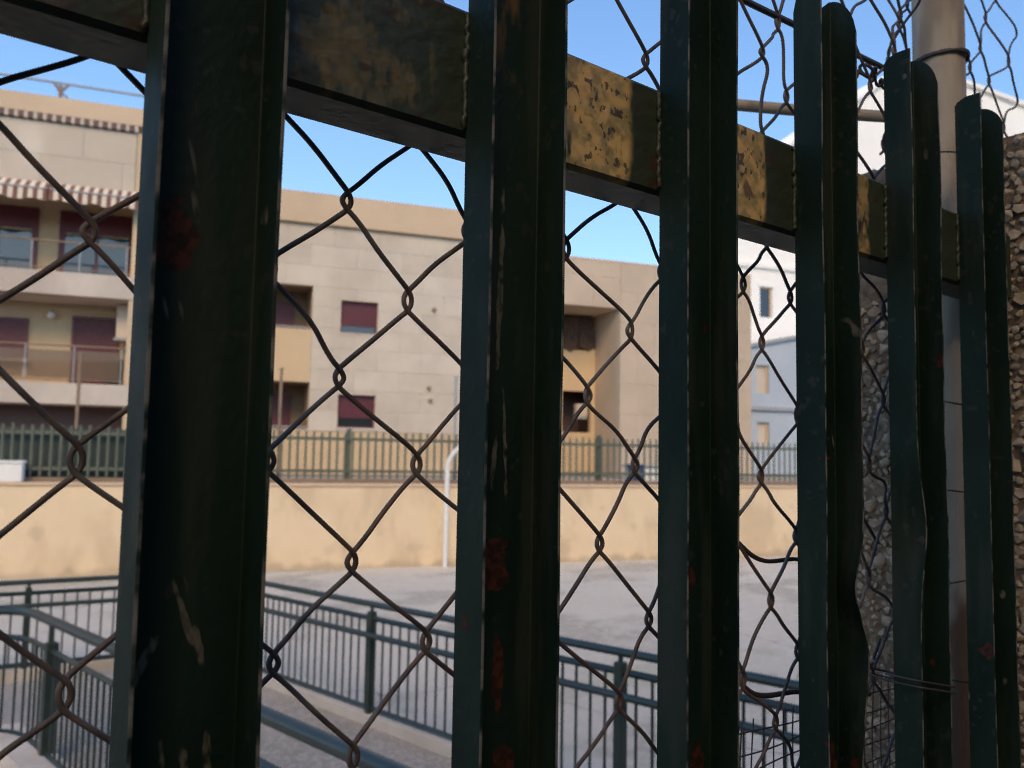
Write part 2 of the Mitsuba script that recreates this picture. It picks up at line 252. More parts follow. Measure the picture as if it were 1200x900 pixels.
put('upright', tube([W(5.25, 12.9, 2.10), W(5.25, 12.9, 0.0)], .04, 12), 'white_paint', g, smooth=40)
b = thing('wheelie_bin', 'dark blue lidded bin beyond the green fence', 'bin')
put('body', fb(8.88, 9.12, 15.9, 16.2, 1.30, 1.70, ch=.02), 'blue_plastic', b); put('lid', fb(8.86, 9.14, 15.88, 16.22, 1.70, 1.75, ch=.01), 'blue_plastic', b)
c = thing('utility_cabinet', 'low white cabinet behind the fence beside the blue bin', 'cabinet')
put('body', fb(9.22, 10.9, 16.4, 17.0, 1.30, 1.68, ch=.02), 'white_paint', c); put('top', fb(9.18, 10.94, 16.36, 17.04, 1.68, 1.73, ch=.01), 'grey_metal', c)
c = thing('storage_box', 'pale box standing in front of the dark fence sheet under the balconies', 'box')
put('body', fb(-3.3, -2.23, 14.16, 14.40, 1.386, 1.66, ch=.015), 'white_paint', c); put('lid', fb(-3.32, -2.21, 14.14, 14.415, 1.66, 1.70, ch=.01), 'white_paint', c)
# ------------------------------------------------------------------ buildings
def panels(parent, s0, s1, z0, z1, m, pw, ph, holes, mats, gap=.006, name='cladding_panel'):
    r = 0; z = z0
    while z < z1 - .05:
        zt = min(z+ph, z1); s = s0 - (pw/2 if r % 2 else 0)
        while s < s1 - .02:
            a, b = max(s, s0)+gap/2, min(s+pw, s1)-gap/2
            g = sbox(a, z+gap/2, b, zt-gap/2)
            for h in holes: g = g.difference(sbox(h[0]-.002, h[2]-.002, h[1]+.002, h[3]+.002))
            for q in getattr(g, 'geoms', [g]):
                if q.is_empty or q.area < .02: continue
                e = trimesh.creation.extrude_polygon(q, .03+.003*rng.random(), engine='earcut'); v = e.vertices.copy()
                e.vertices = np.stack([v[:, 0], m - v[:, 2], v[:, 1]], 1)
                put(name, wf(e), random.choice(mats), parent)
            s += pw
        z += ph; r += 1
def shuttered_window(parent, s0, s1, z0, z1, m, drop):
    """roller shutter over a recessed window; drop = share of the opening that the shutter covers"""
    w = put('window', cat_([fb(s0, s0+.05, m, m+.08, z0, z1), fb(s1-.05, s1, m, m+.08, z0, z1), fb(s0+.05, s1-.05, m, m+.08, z1-.05, z1), fb(s0+.05, s1-.05, m, m+.08, z0, z0+.04)]), 'burgundy', parent)
    zs = z1-.05-(z1-z0-.09)*drop; k = max(3, int((z1-.05-zs)/.05)); h = (z1-.05-zs)/k
    put('shutter', cat_([fb(s0+.05, s1-.05, m+.012, m+.03, zs+i*h+.004, zs+(i+1)*h-.002, ch=.003) for i in range(k)]), 'burgundy', w)
    put('pane', fb(s0+.05, s1-.05, m+.04, m+.048, z0+.04, z1-.05), 'glass', w)
    put('sill', fb(s0-.06, s1+.06, m-.17, m-.004, z0-.06, z0-.003), 'cream_concrete', w)
# -- left block with balconies
LB = thing('apartment_building', 'ochre apartment block with two cream balconies, striped awning and burgundy shutters', 'apartment building')
M0, S1 = 20.0, -1.17
put('back_wall', facade(-16, S1, 1.25, 9.0, 21.3, .3, []), 'ochre_plaster', LB)
put('ground_floor_shade', fb(-15.9, S1-.17, 20.9, 21.28, 1.23, 2.79), 'brown_tile', LB, label='ground floor front under the lower balcony with the recess shade put into its colour')  # dark colour stands for the shaded recess below the slab
put('side_wall', fb(S1-.16, S1, 20.02, 21.29, 1.25, 8.86), 'ochre_plaster', LB)
put('side_wall', fb(S1-.16, S1, 21.61, 24.0, 1.25, 9.0), 'ochre_plaster', LB)
put('roof', fb(-16, S1+.06, 19.96, 24.0, 9.01, 9.40), 'roof_band', LB)
s = -6.0
while s < S1-.2:
    put('frieze_tile', fb(s, s+.10, 19.93, 20.3, 8.865, 8.995), 'brown_tile', LB); put('frieze_tile', fb(s+.105, s+.175, 19.945, 20.3, 8.865, 8.995), 'cream_concrete', LB); s += .18
put('upper_backing', fb(-16, S1-.17, 20.06, 20.3, 7.40, 8.85), 'joint', LB)
panels(LB, -6.4, S1-.17, 7.42, 8.85, 20.06, 1.6, .72, [], ['cladding_0', 'cladding_1', 'cladding_2'])
for z0, z1, n_ in ((5.12, 5.62, 1), (2.80, 3.25, 0)):
    put('balcony', fb(-16, S1+.02, 19.97, 21.28, z0, z1, ch=.01), 'cream_concrete', LB, label='upper cream balcony slab' if n_ else 'lower cream balcony slab')
put('pier', fb(S1-.165, S1+.002, 19.99, 20.018, 3.255, 5.11), 'roof_band', LB)
def big_window(s0, s1, z0, z1, head, m, npane):
    w = put('window', cat_([fb(s0, s0+.09, m-.06, m-.002, z0, z1), fb(s1-.09, s1, m-.06, m-.002, z0, z1), fb(s0+.09, s1-.09, m-.06, m-.002, z1-head, z1)]), 'burgundy', LB)
    for i in range(npane):
        a, b = s0+.09+(s1-s0-.18)*i/npane, s0+.09+(s1-s0-.18)*(i+1)/npane
        put('pane', fb(a+.03, b-.03, m-.03, m-.024, z0+.05, z1-head-.04), 'glass', w)
        put('frame', cat_([fb(a, a+.03, m-.05, m-.003, z0, z1-head-.001), fb(b-.03, b, m-.05, m-.003, z0, z1-head-.001)]), 'burgundy', w)
        if i % 2 == 0: put('net_curtain', fb(a+.05, a+.30, m-.0232, m-.0205, z0+.05, z1-head-.3), 'cream_concrete', w)
big_window(-5.6, -3.36, 5.63, 7.25, .48, 21.3, 3)
big_window(-2.93, -1.37, 5.63, 7.25, .48, 21.3, 2)
for sa, sb in ((-6.0, -2.98), (-2.95, -1.22)):
    w = thing('awning', 'brown and cream striped awning over the left upper balcony window' if sa < -4 else 'brown and cream striped awning over the right upper balcony window', 'awning', 'awnings over the upper balcony')
    s = sa; i = 0
    while s < sb-.02:
        e = min(s+.092, sb); dz = .03*math.sin(i*.9)
        pts = np.array([[x, y, z] for x in (s, e) for (y, z) in ((20.04, 7.52), (19.62, 7.27), (19.60, 7.03+dz), (19.608, 7.03+dz), (19.632, 7.285), (20.04, 7.535))])
        f = []
        for k in range(6): j = (k+1) % 6; f += [[k, j, 6+j], [k, 6+j, 6+k]]
        f += [[0, 2, 1], [0, 3, 2], [0, 4, 3], [0, 5, 4], [6, 7, 8], [6, 8, 9], [6, 9, 10], [6, 10, 11]]
        mm = trimesh.Trimesh(pts, f, process=False); mm.fix_normals()
        put('stripe', wf(mm), ('awning_brown', 'awning_cream')[i % 2], w); s = e; i += 1
    put('crank_bar', tube([W(sa, 19.61, 7.28), W(sb, 19.61, 7.28)], .018, 8), 'grey_metal', w)
shuttered_window(LB, -5.2, -3.44, 3.82, 4.74, 21.22, 1.0)
d = put('door', cat_([fb(-2.56, -2.49, 21.20, 21.298, 3.26, 4.86), fb(-1.68, -1.60, 21.20, 21.298, 3.26, 4.86), fb(-2.49, -1.68, 21.20, 21.298, 4.78, 4.86)]), 'burgundy', LB)
put('shutter', cat_([fb(-2.49, -1.68, 21.23, 21.25, 3.26+i*.05, 3.306+i*.05, ch=.003) for i in range(30)]), 'burgundy', d)
for zt, zf, nm in ((4.05, 3.25, 'lower'), (6.28, 5.62, 'upper')):
    k = put('balcony_railing', cat_([tube([W(-6.2, 20.05, zt), W(S1-.17, 20.05, zt)], .02, 8), tube([W(-6.2, 20.05, zf+.08), W(S1-.17, 20.05, zf+.08)], .015, 8)]), 'brown_metal', LB)
    for i in range(6):
        s = -1.42 - i*.92
        put('post', tube([W(s, 20.05, zf), W(s, 20.05, zt)], .016, 8), 'grey_metal', k)
        if nm == 'lower': put('screen', fb(s-.88, s-.04, 20.046, 20.054, zf+.11, zt-.10), 'screen_panel', k)
put('balcony_planter', fb(-1.75, -1.40, 20.3, 20.6, 3.255, 3.85, ch=.02), 'dark_sheet', LB, label='dark tub standing on the lower balcony')
ac = thing('air_conditioner', 'cream air conditioner box hanging under the upper balcony slab', 'air conditioner')
put('casing', fb(-1.60, -1.345, 20.6, 21.0, 4.35, 5.10, ch=.015), 'cream_concrete', ac); put('drip_tray', fb(-1.64, -1.342, 20.56, 21.04, 4.29, 4.345), 'grey_metal', ac)
lamp = thing('globe_lamp', 'small white globe lamp on the ochre balcony wall', 'lamp')
put('globe', trimesh.creation.icosphere(3, .085).apply_translation(W(-2.98, 21.15, 4.83)), 'white_paint', lamp, smooth=True); put('bracket', tube([W(-2.98, 21.15, 4.9), W(-2.98, 21.29, 4.94)], .02, 8), 'grey_metal', lamp)
rr = thing('roof_railing', 'brown pipe railing with forked brackets along the roof edge', 'railing')
put('pipe', tube([W(-6.5, 20.2, 9.83), W(-.9, 20.2, 9.79)], .028, 10), 'grey_metal', rr, smooth=40)
for s in (-5.0, -2.93, -1.1):
    put('bracket', cat_([tube([W(s, 20.2, 9.395), W(s, 20.2, 9.75)], .04, 8), tube([W(s, 20.2, 9.6), W(s-.13, 20.2, 9.80)], .03, 8), tube([W(s, 20.2, 9.6), W(s+.16, 20.2, 9.80)], .03, 8), tube([W(s+.02, 20.2, 9.6), W(s+.2, 20.0, 9.395)], .022, 8)]), 'brown_metal', rr)
# -- middle block, stone clad
MB = thing('apartment_building', 'cream stone clad apartment block with two burgundy shuttered windows, in the middle', 'apartment building')
MH = [(0.2, 3.1, 5.29, 6.52), (0.2, 3.1, 2.50, 3.80), (3.89, 4.95, 5.24, 6.18), (3.89, 4.95, 2.56, 3.50)]
put('wall', facade(-1.15, 10.48, 1.25, 8.26, 24.034, .28, MH), 'joint', MB)
panels(MB, 1.7, 10.46, 2.46, 8.25, 24.034, 1.30, .58, MH + [(0.2, 3.1, 3.80, 5.29)], ['cladding_0', 'cladding_1', 'cladding_2'])
put('loggia_parapet', fb(0.0, 3.095, 24.0, 24.03, 3.805, 5.285), 'ochre_plaster', MB); put('base_band', fb(-1.14, 10.47, 23.99, 24.03, 1.25, 2.44), 'ochre_plaster', MB)
put('side_wall', fb(10.2, 10.479, 24.32, 34, 1.25, 8.26), 'joint', MB)
for zf, zc in ((2.50, 3.80), (5.29, 6.52)):
    lg = put('loggia', cat_([fb(-.3, 3.4, 25.5, 25.7, zf-.3, zc+.3), fb(3.105, 3.3, 24.32, 25.49, zf-.2, zc+.2), fb(-.1, .195, 24.32, 25.49, zf-.2, zc+.2), fb(-.09, 3.1, 24.32, 25.49, zc+.004, zc+.15), fb(-.09, 3.1, 24.32, 25.49, zf-.15, zf-.004)]), 'shaded_loggia_plaster', MB)
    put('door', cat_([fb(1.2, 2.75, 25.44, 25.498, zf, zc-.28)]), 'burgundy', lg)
    put('railing', tube([W(.2, 24.15, zf+.06), W(3.1, 24.15, zf+.06)], .02, 8), 'grey_metal', lg)
shuttered_window(MB, 3.89, 4.95, 5.26, 6.18, 24.15, .80); shuttered_window(MB, 3.89, 4.95, 2.57, 3.50, 24.15, .72)
put('roof_parapet', fb(-1.16, 10.5, 23.86, 24.33, 8.27, 9.15, ch=.01), 'roof_band', MB); put('roof', fb(-1.15, 10.49, 24.335, 34, 8.3, 8.7), 'roof_band', MB)
for s, z in ((6.6, 6.1), (6.55, 3.42), (6.5, 3.78)): put('vent_cap', wf(trimesh.creation.cylinder(.06, .08).apply_transform(trimesh.transformations.rotation_matrix(math.pi/2, [1, 0, 0])).apply_translation((s, 23.96, z))), 'brown_metal', MB)
# -- right block with deep loggias
RB = thing('apartment_building', 'tan clad apartment block with dark curtained loggias, right of the cream one', 'apartment building')
put('wall', facade(12.74, 17.7, 1.25, 8.07, 24.03, .25, []), 'joint', RB)
panels(RB, 12.74, 17.7, 1.27, 8.07, 24.03, 1.24, .98, [], ['tan_cladding_0', 'tan_cladding_1'])
panels(RB, 10.52, 12.735, 6.60, 8.07, 24.03, 1.24, .98, [], ['tan_cladding_0', 'tan_cladding_1'])
put('upper_wall', fb(10.52, 12.735, 24.032, 25.8, 6.60, 8.07), 'tan_cladding_0', RB)
put('side_wall', fb(12.742, 13.0, 24.285, 25.9, 1.25, 8.06), 'tan_cladding_1', RB); put('end_wall', fb(17.45, 17.695, 24.285, 34, 1.25, 8.06), 'tan_cladding_0', RB)
put('roof', fb(10.51, 17.72, 24.0, 34, 8.075, 8.14), 'roof_band', RB)
LH = [(11.58, 12.60, 5.42, 6.86), (11.55, 12.60, 2.66, 4.04)]
put('loggia_wall', facade(10.0, 12.735, 1.25, 6.595, 25.8, .2, LH), 'ochre_plaster', RB)
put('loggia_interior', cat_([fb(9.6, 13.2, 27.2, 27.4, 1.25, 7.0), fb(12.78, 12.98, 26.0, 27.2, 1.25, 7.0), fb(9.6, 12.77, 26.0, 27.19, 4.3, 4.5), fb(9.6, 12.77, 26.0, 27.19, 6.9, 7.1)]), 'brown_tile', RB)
def curtain(s0, s1, z0, z1, m, taper):
    n_ = 40; S = np.linspace(0, 1, n_); Z = np.linspace(0, 1, 8); V = []
    for z in Z:
        for s_ in S: V.append([s0+(s1-s0)*s_*(1-taper*(1-z)) + taper*(1-z)*.1, m+.04*math.sin(s_*30), z0+(z1-z0)*z+.05*(1-z)*math.sin(s_*9)])
    V = np.array(V); q = []
    for i in range(7):
        for j in range(n_-1): k = i*n_+j; q += [[k, k+1, k+n_+1], [k, k+n_+1, k+n_]]
    V2 = np.vstack([V, V+[0, .012, 0]]); q = np.array(q)
    return wf(trimesh.Trimesh(V2, np.vstack([q, q[:, ::-1]+len(V)]), process=False))
k = thing('curtain', 'brown curtain hanging in the upper loggia, left of the gap', 'curtain', 'loggia curtains'); put('cloth', curtain(11.5, 12.08, 5.40, 6.55, 25.74, .06), 'brown_cloth', k, smooth=40)
k = thing('curtain', 'brown curtain drawn aside in the upper loggia, right of the gap', 'curtain', 'loggia curtains'); put('cloth', curtain(12.12, 12.66, 5.45, 6.55, 25.74, -.1), 'brown_cloth', k, smooth=40)
ac = thing('air_conditioner', 'pale air conditioner in the lower loggia of the tan block', 'air conditioner'); put('casing', fb(12.1, 12.5, 25.85, 26.1, 3.2, 3.62, ch=.02), 'cream_concrete', ac); put('bracket', fb(12.12, 12.48, 25.87, 26.08, 3.12, 3.198), 'grey_metal', ac)
# -- white gabled building
WB = thing('white_building', 'tall white gabled building lit by the sun behind the gate', 'building')
g = Polygon([(21.3, 1.25), (21.3, 13.6), (31.05, 20.48), (45, 18.8), (45, 1.25)])
WH = [(22.5, 23.15, 7.9, 9.2), (24.6, 25.25, 7.9, 9.2), (24.6, 25.25, 11.0, 12.3)]
for h in WH: g = g.difference(sbox(h[0], h[2], h[1], h[3]))
e = trimesh.creation.extrude_polygon(g, 3.0, engine='earcut'); v = e.vertices.copy(); e.vertices = np.stack([v[:, 0], 30+v[:, 2], v[:, 1]], 1); e.invert()
put('wall', wf(e), 'white_plaster', WB)
for h in WH:
    w = put('window', cat_([fb(h[0], h[0]+.07, 30.1, 30.2, h[2], h[3]), fb(h[1]-.07, h[1], 30.1, 30.2, h[2], h[3]), fb(h[0]+.07, h[1]-.07, 30.1, 30.2, h[3]-.07, h[3])]), 'roof_band', WB); put('pane', fb(h[0]+.07, h[1]-.07, 30.15, 30.16, h[2], h[3]-.07), 'glass', w); put('lintel', fb(h[0]-.1, h[1]+.1, 29.95, 29.998, h[3]+.01, h[3]+.16), 'white_plaster', w)
for z in (10.0,): put('ledge', fb(21.25, 32, 29.85, 29.998, z, z+.18), 'white_plaster', WB)
put('roof', wf(cat_([trimesh.convex.convex_hull([[s_, m_, z_+o] for m_ in (29.8, 33.2) for o in (.005, .2) for s_, z_ in pr]) for pr in (((21.0, 13.4), (31.05, 20.48)), ((31.05, 20.48), (45.2, 18.78)))])), 'white_plaster', WB)
put('rooftop_frame', cat_([fb(34.9, 35.15, 29.7, 29.99, 17.2, 19.4), fb(33.3, 35.15, 29.7, 29.99, 18.6, 18.8), fb(37.0, 39.5, 29.7, 29.99, 17.0, 17.3)]), 'grey_metal', WB)
BH = thing('added_house', 'low blue grey block with two flat ledges, standing in for shade on the tall white building', 'added_house')  # shade low on the white building, put into a separate blue grey block
g = Polygon([(18.4, 1.25), (18.4, 5.80), (26.0, 7.45), (26.0, 1.25)]); BW = [(20.45, 21.06, 4.42, 5.52), (20.50, 21.06, 2.40, 3.30), (22.6, 23.2, 4.42, 5.52)]
for h in BW: g = g.difference(sbox(h[0], h[2], h[1], h[3]))
e = trimesh.creation.extrude_polygon(g, 2.2, engine='earcut'); v = e.vertices.copy(); e.vertices = np.stack([v[:, 0], 27.5+v[:, 2], v[:, 1]], 1); e.invert()
put('wall', wf(e), 'shaded_white_plaster', BH)
for h in BW:
    w = put('window', cat_([fb(h[0], h[0]+.07, 27.6, 27.7, h[2], h[3]), fb(h[1]-.07, h[1], 27.6, 27.7, h[2], h[3]), fb(h[0]+.07, h[1]-.07, 27.6, 27.7, h[3]-.07, h[3])]), 'roof_band', BH); put('pane', fb(h[0]+.07, h[1]-.07, 27.65, 27.66, h[2], h[3]-.07), 'cream_concrete', w)
put('ledge', fb(18.4, 26, 27.36, 27.498, 3.76, 3.90), 'grey_metal', BH)
put('coping', wf(trimesh.convex.convex_hull([[a_, m_, z_+o] for m_ in (27.34, 29.75) for o in (.004, .14) for a_, z_ in ((18.35, 5.79), (26.05, 7.46))])), 'grey_metal', BH)
# ------------------------------------------------------------------ ramp railings
def railing(t, path, zfun, offs, side, posts, postw=.05, pipe_r=.021, mid=True):
    p = np.asarray(path); d = np.concatenate([[0], np.cumsum(np.linalg.norm(np.diff(p, axis=0), axis=1))])
    def at(x): return np.array([np.interp(x, d, p[:, 0]), np.interp(x, d, p[:, 1])])
    def tan(x): q = at(min(x+.02, d[-1])) - at(max(x-.02, 0)); return q/np.linalg.norm(q)
    def run(h, off=0.0, a=0, b=None):
        xs = np.unique(np.concatenate([np.linspace(a, b or d[-1], 40), d[(d >= a) & (d <= (b or d[-1]))]]))
        return np.array([np.r_[at(x)+np.array([tan(x)[1], -tan(x)[0]])*off*side, zfun(x)+h] for x in xs])
    put('top_pipe', tube(run(offs[0], .0), pipe_r, 12), 'rail_green', t, smooth=40)
    put('panel_bar', tube(run(offs[1]), .018, 4), 'rail_green', t, label='bar along the top of the panels'); put('panel_bar', tube(run(offs[3]), .018, 4), 'rail_green', t, label='bar along the foot of the panels')
    if mid: put('handrail', tube(run(offs[2], .07), .019, 12), 'rail_green', t, smooth=40)
    x = .06
    while x < d[-1]:
        q, z = at(x), zfun(x); m = trimesh.creation.cylinder(.0075, offs[1]-offs[3]-.03, sections=8); m.apply_translation((q[0], q[1], z+(offs[1]+offs[3])/2))
        put('bar', m, 'rail_green', t); x += .095
    for x in posts:
        q, z, tt = at(x), zfun(x), tan(x)
        m = bx(-postw/2, postw/2, -postw/2, postw/2, -.02, offs[1]+.045, ch=.004); R = np.eye(4); R[:2, 0] = tt; R[:2, 1] = [-tt[1], tt[0]]; R[:3, 3] = [*q, z]; m.apply_transform(R)
        stem = tube([np.r_[q, z+offs[1]+.04], np.r_[q, z+offs[0]-pipe_r*.8]], .012, 8)
        put('post', cat_([m, stem]), 'rail_green', t)
def rounded(a, b, c, r=.35):
    u, v = (a-b)/np.linalg.norm(a-b), (c-b)/np.linalg.norm(c-b)
    return [a] + [(b+u*r)*(1-t)**2 + 2*b*t*(1-t) + (b+v*r)*t**2 for t in np.linspace(0, 1, 9)] + [c]
t = thing('ramp_railing', 'dark green railing along the far side of the ramp next to the court', 'railing')
railing(t, rounded(A0, A1, A2, .12), lambda x: max(floor_z(.25+x), .075), (.75, .66, .57, .09), -1, (.05, 2.15, 4.28, 6.41, 8.4, 10.5))
t = thing('ramp_railing', 'dark green railing along the near side of the ramp, bending away at lower left', 'railing')
railing(t, rounded(B0, B1, B2, .4), lambda x: max(floor_z(.25+x), .08), (.78, .62, .5, .06), 1, (.3, 2.55, 4.80, 6.9, 9.0), postw=.065, pipe_r=.027, mid=False)
# ------------------------------------------------------------------ the gate: rail and pressed pales
G = thing('palisade_gate', 'dark green steel gate of tall channel pales on a cross rail', 'gate')
def hollow(y0, y1, z0, z1, x0, x1): return bx(x0, x1, y0, y1, z0, z1, ch=.0025)
RL = put('rail', hollow(0.0, .032, 2.097, 2.159, -.9, .845), 'paint_rail', G, label='upper cross rail in green paint with golden light patches painted in')
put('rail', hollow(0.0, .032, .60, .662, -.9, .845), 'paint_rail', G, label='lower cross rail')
HW, DP, TH = .0224, .0212, .0014
def pale(x0, i):
    sec = Polygon([(-HW, -.0006), (-HW, -DP), (-HW+TH, -DP), (-HW+TH, -TH-.0006), (HW-TH, -TH-.0006), (HW-TH, -DP), (HW, -DP), (HW, -.0006)]).buffer(.0009).buffer(-.0009)
    sec = sec.buffer(-.0003).buffer(.0003)
    ring = np.array(shapely.segmentize(sec, .0022).exterior.coords)[:-1]
    if not shapely.LinearRing(ring).is_ccw: ring = ring[::-1]
    poly = Polygon(ring); n_ = len(ring)
    top = np.zeros(n_)
    for k, (x, y) in enumerate(ring):
        dep = -y/DP                                                     # 0 at the web, 1 at the front edge
        if x < -HW+TH*1.6 and dep > .06: z = 2.256 + (.006 if i == 5 else 0) - .010*max(0, .45-dep)**1.0 - (.004 if dep < .12 else 0)
        elif x > HW-TH*1.6 and dep > .06: z = 2.259 + (0, 0, 0, 0, 0, .013, .007, 0)[i] - (.024 + (0, 0, 0, 0, 0, .014, .008, 0)[i])*(1-math.sqrt(max(0, 1-max(0, (dep-.05)/.97)**2)))
        else: z = 2.250
        top[k] = z
    zs = np.concatenate([np.linspace(.32, 1.5, 5)[:-1], np.linspace(1.5, 2.225, 70)])
    r_ = np.random.default_rng(100+i); ph = r_.random(6)*6.28
    bend = (.0, .0, .0003, .0004, .0005, .0013, .0012, .0007)[i]
    V = []
    for zi in list(zs) + [None]:
        for k, (x, y) in enumerate(ring):
            z = top[k] if zi is None else zi; dep = max(0, -y/DP)
            side = 1 if x > 0 else -1
            dx = dep*bend*(math.sin(z*21+ph[0])*.8 + math.sin(z*47+ph[1])*.5)*(1 if side > 0 else .6)
            if i == 5 and side > 0: dx += dep*(-.0105*math.exp(-((z-1.865)/.022)**2) + .007*math.exp(-((z-1.82)/.03)**2) - .006*math.exp(-((z-1.73)/.05)**2))
            if i == 6 and side < 0: dx += dep*.010*math.exp(-((z-1.90)/.035)**2)
            V.append([x0+x+dx+(2.1-z)*.0008*r_.standard_normal()*0, y, z])
    V = np.array(V); F = []; a = np.arange(n_); b_ = (a+1) % n_
    for q in range(len(zs)): F += [np.stack([q*n_+a, q*n_+b_, (q+1)*n_+b_], 1), np.stack([q*n_+a, (q+1)*n_+b_, (q+1)*n_+a], 1)]
    v2, f2 = trimesh.creation.triangulate_polygon(poly, engine='earcut')
    from scipy.spatial import cKDTree
    idx = cKDTree(ring).query(v2)[1]; f2 = idx[f2]
    c = np.cross(np.c_[ring[f2[:, 1]]-ring[f2[:, 0]], np.zeros(len(f2))], np.c_[ring[f2[:, 2]]-ring[f2[:, 0]], np.zeros(len(f2))])[:, 2]
    f2 = np.where((c < 0)[:, None], f2[:, ::-1], f2)
    F += [f2 + len(zs)*n_]
    return trimesh.Trimesh(V, np.vstack(F), process=False)
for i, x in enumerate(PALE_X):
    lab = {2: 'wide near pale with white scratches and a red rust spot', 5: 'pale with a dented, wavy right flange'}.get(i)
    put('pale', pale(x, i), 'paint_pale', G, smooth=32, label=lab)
for i, x in enumerate(PALE_X):                                             # ragged weld beads where the pales meet the rail
    for sd in (-1, 1):
        wz = np.linspace(2.100, 2.156, 34); wr = .0010 + .0011*meshkit.fbm(np.stack([wz*150+i*9, wz*0+sd, wz*0], 1), 3) + .0002*rng.random(34)
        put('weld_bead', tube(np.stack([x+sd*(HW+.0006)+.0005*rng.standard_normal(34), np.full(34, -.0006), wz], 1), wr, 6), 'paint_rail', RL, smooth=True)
# ------------------------------------------------------------------ chain link mesh behind the rail
MY, PX, PZ = .0365, .0365, .0412
def row_z(r): return 2.066 - r*PZ
OBS = {(5, 0): (.184, 2.066), (6, 1): (.220, 2.023), (5, 2): (.186, 1.983), (6, 3): (.228, 1.943), (5, 4): (.193, 1.899), (6, 5): (.236, 1.858), (5, 6): (.199, 1.811), (4, 5): (.160, 1.857), (7, 0): (.255, 2.064),
       (2, 1): (.076, 2.031), (2, 3): (.076, 1.944), (2, 5): (.077, 1.857), (9, 0): (.326, 2.066), (11, 0): (.408, 2.065), (10, 1): (.376, 2.024), (9, 2): (.343, 1.983), (10, 3): (.383, 1.944), (9, 4): (.353, 1.899), (10, 5): (.395, 1.851), (9, 6): (.372, 1.807),
       (10, -3): (.390, 2.198), (13, -4): (.509, 2.239), (14, -3): (.520, 2.18), (14, 1): (.512, 2.029), (15, 2): (.551, 1.979), (14, 3): (.509, 1.936), (13, 0): (.492, 2.068), (19, 0): (.677, 2.073), (18, 1): (.645, 2.036), (19, -4): (.692, 2.208)}
ctrl = np.array([(.0005+PX*k, row_z(r)) for k, r in OBS]); off = np.array(list(OBS.values())) - ctrl
from scipy.interpolate import RBFInterpolator
anchor = np.array([(x, z) for x in np.arange(-.15, 1.3, .15) for z in (1.3, 1.5, 2.45, 2.65)] + [(-.2, 1.9), (-.2, 2.1), (1.2, 1.9), (1.2, 2.1)])
warp = RBFInterpolator(np.vstack([ctrl, anchor]), np.vstack([off, np.zeros_like(anchor)]), kernel='thin_plate_spline', smoothing=2e-4)
jr = np.random.default_rng(5)
R0, R1 = -15, 18
jit = {(k, r): jr.normal(0, 1, 3)*np.array([.0022, .0018, .0015]) for k in range(-8, 34) for r in range(R0-1, R1+2)}
def smooth01(t): t = min(max(t, 0), 1); return t*t*(3-2*t)
def node(k, r):
    p = np.array([[.0005+PX*k, row_z(r)]]); p = p + warp(p)
    sc_ = 1.0
    if p[0, 0] > .42: sc_ = 1.7 if p[0, 1] < 1.93 or p[0, 1] > 2.16 else 1.1
    if p[0, 0] > .86: sc_ = 2.4
    j = jit[(k, r)]*sc_
    if (k, r) in OBS: j = j*np.array([.2, .2, 1])
    y = MY + j[2] + .062*float(smooth01((p[0, 0]-.755)/.045))*(1 if p[0, 1] > 2.2 else 0)
    return np.array([p[0, 0]+j[0], y, p[0, 1]+j[1]])
nodes = {(k, r): node(k, r) for k in range(-6, 33) for r in range(R0, R1+1) if (k+r) % 2 == 1}
ML = thing('chain_link_mesh', 'rusty chain link wire mesh stretched behind the gate rail', 'wire mesh')
RW, OV = .00130, .0022
for k in range(-5, 31):
    rows = list(range(R0, R1+1)); pts = []
    if k >= 24: rows = [r for r in rows if row_z(r) > 2.27]
    elif k > 19: rows = [r for r in rows if row_z(r) > 2.24]
    w_ = np.random.default_rng(900+k); bow = w_.normal(0, .0022, 80)
    for i, r in enumerate(rows):
        right = (k+1+r) % 2 == 1
        c = nodes[(k+1, r)] if right else nodes[(k, r)]
        sg = 1 if right else -1
        wob = w_.normal(0, .0006, 2)
        e = .0047 + w_.normal(0, .0007); ty = (-RW if right else RW)*1.05
        pts += [c + np.array([-sg*(.0092-e)*1.2, ty, .0092]), c + np.array([sg*OV, ty*.25, e-.0020]), c + np.array([sg*OV, -ty*.25, -e+.0020]), c + np.array([-sg*(.0092-e)*1.2, -ty, -.0092])]
        if i+1 < len(rows):
            r2 = rows[i+1]; c2 = nodes[(k, r2)] if right else nodes[(k+1, r2)]
            b_ = bow[i]*(1.8 if c[0] > .42 else .7)
            pts += [(c+c2)/2 + np.array([b_, -ty, abs(b_)*.5])]
    pts = chaikin(pts, 3)
    put('wire', tube(pts, RW, 6), 'wire', ML, smooth=True)
put('tension_wire', tube(spline([(-.9, .041, 2.271), (.2, .041, 2.273), (.50, .041, 2.277), (.58, .041, 2.281), (.66, .041, 2.285), (.735, .042, 2.288), (.79, .05, 2.29)], 50), .0024, 8), 'dark_wire', smooth=True, label='straight tension wire threaded through the mesh above the gate', cat='wire')
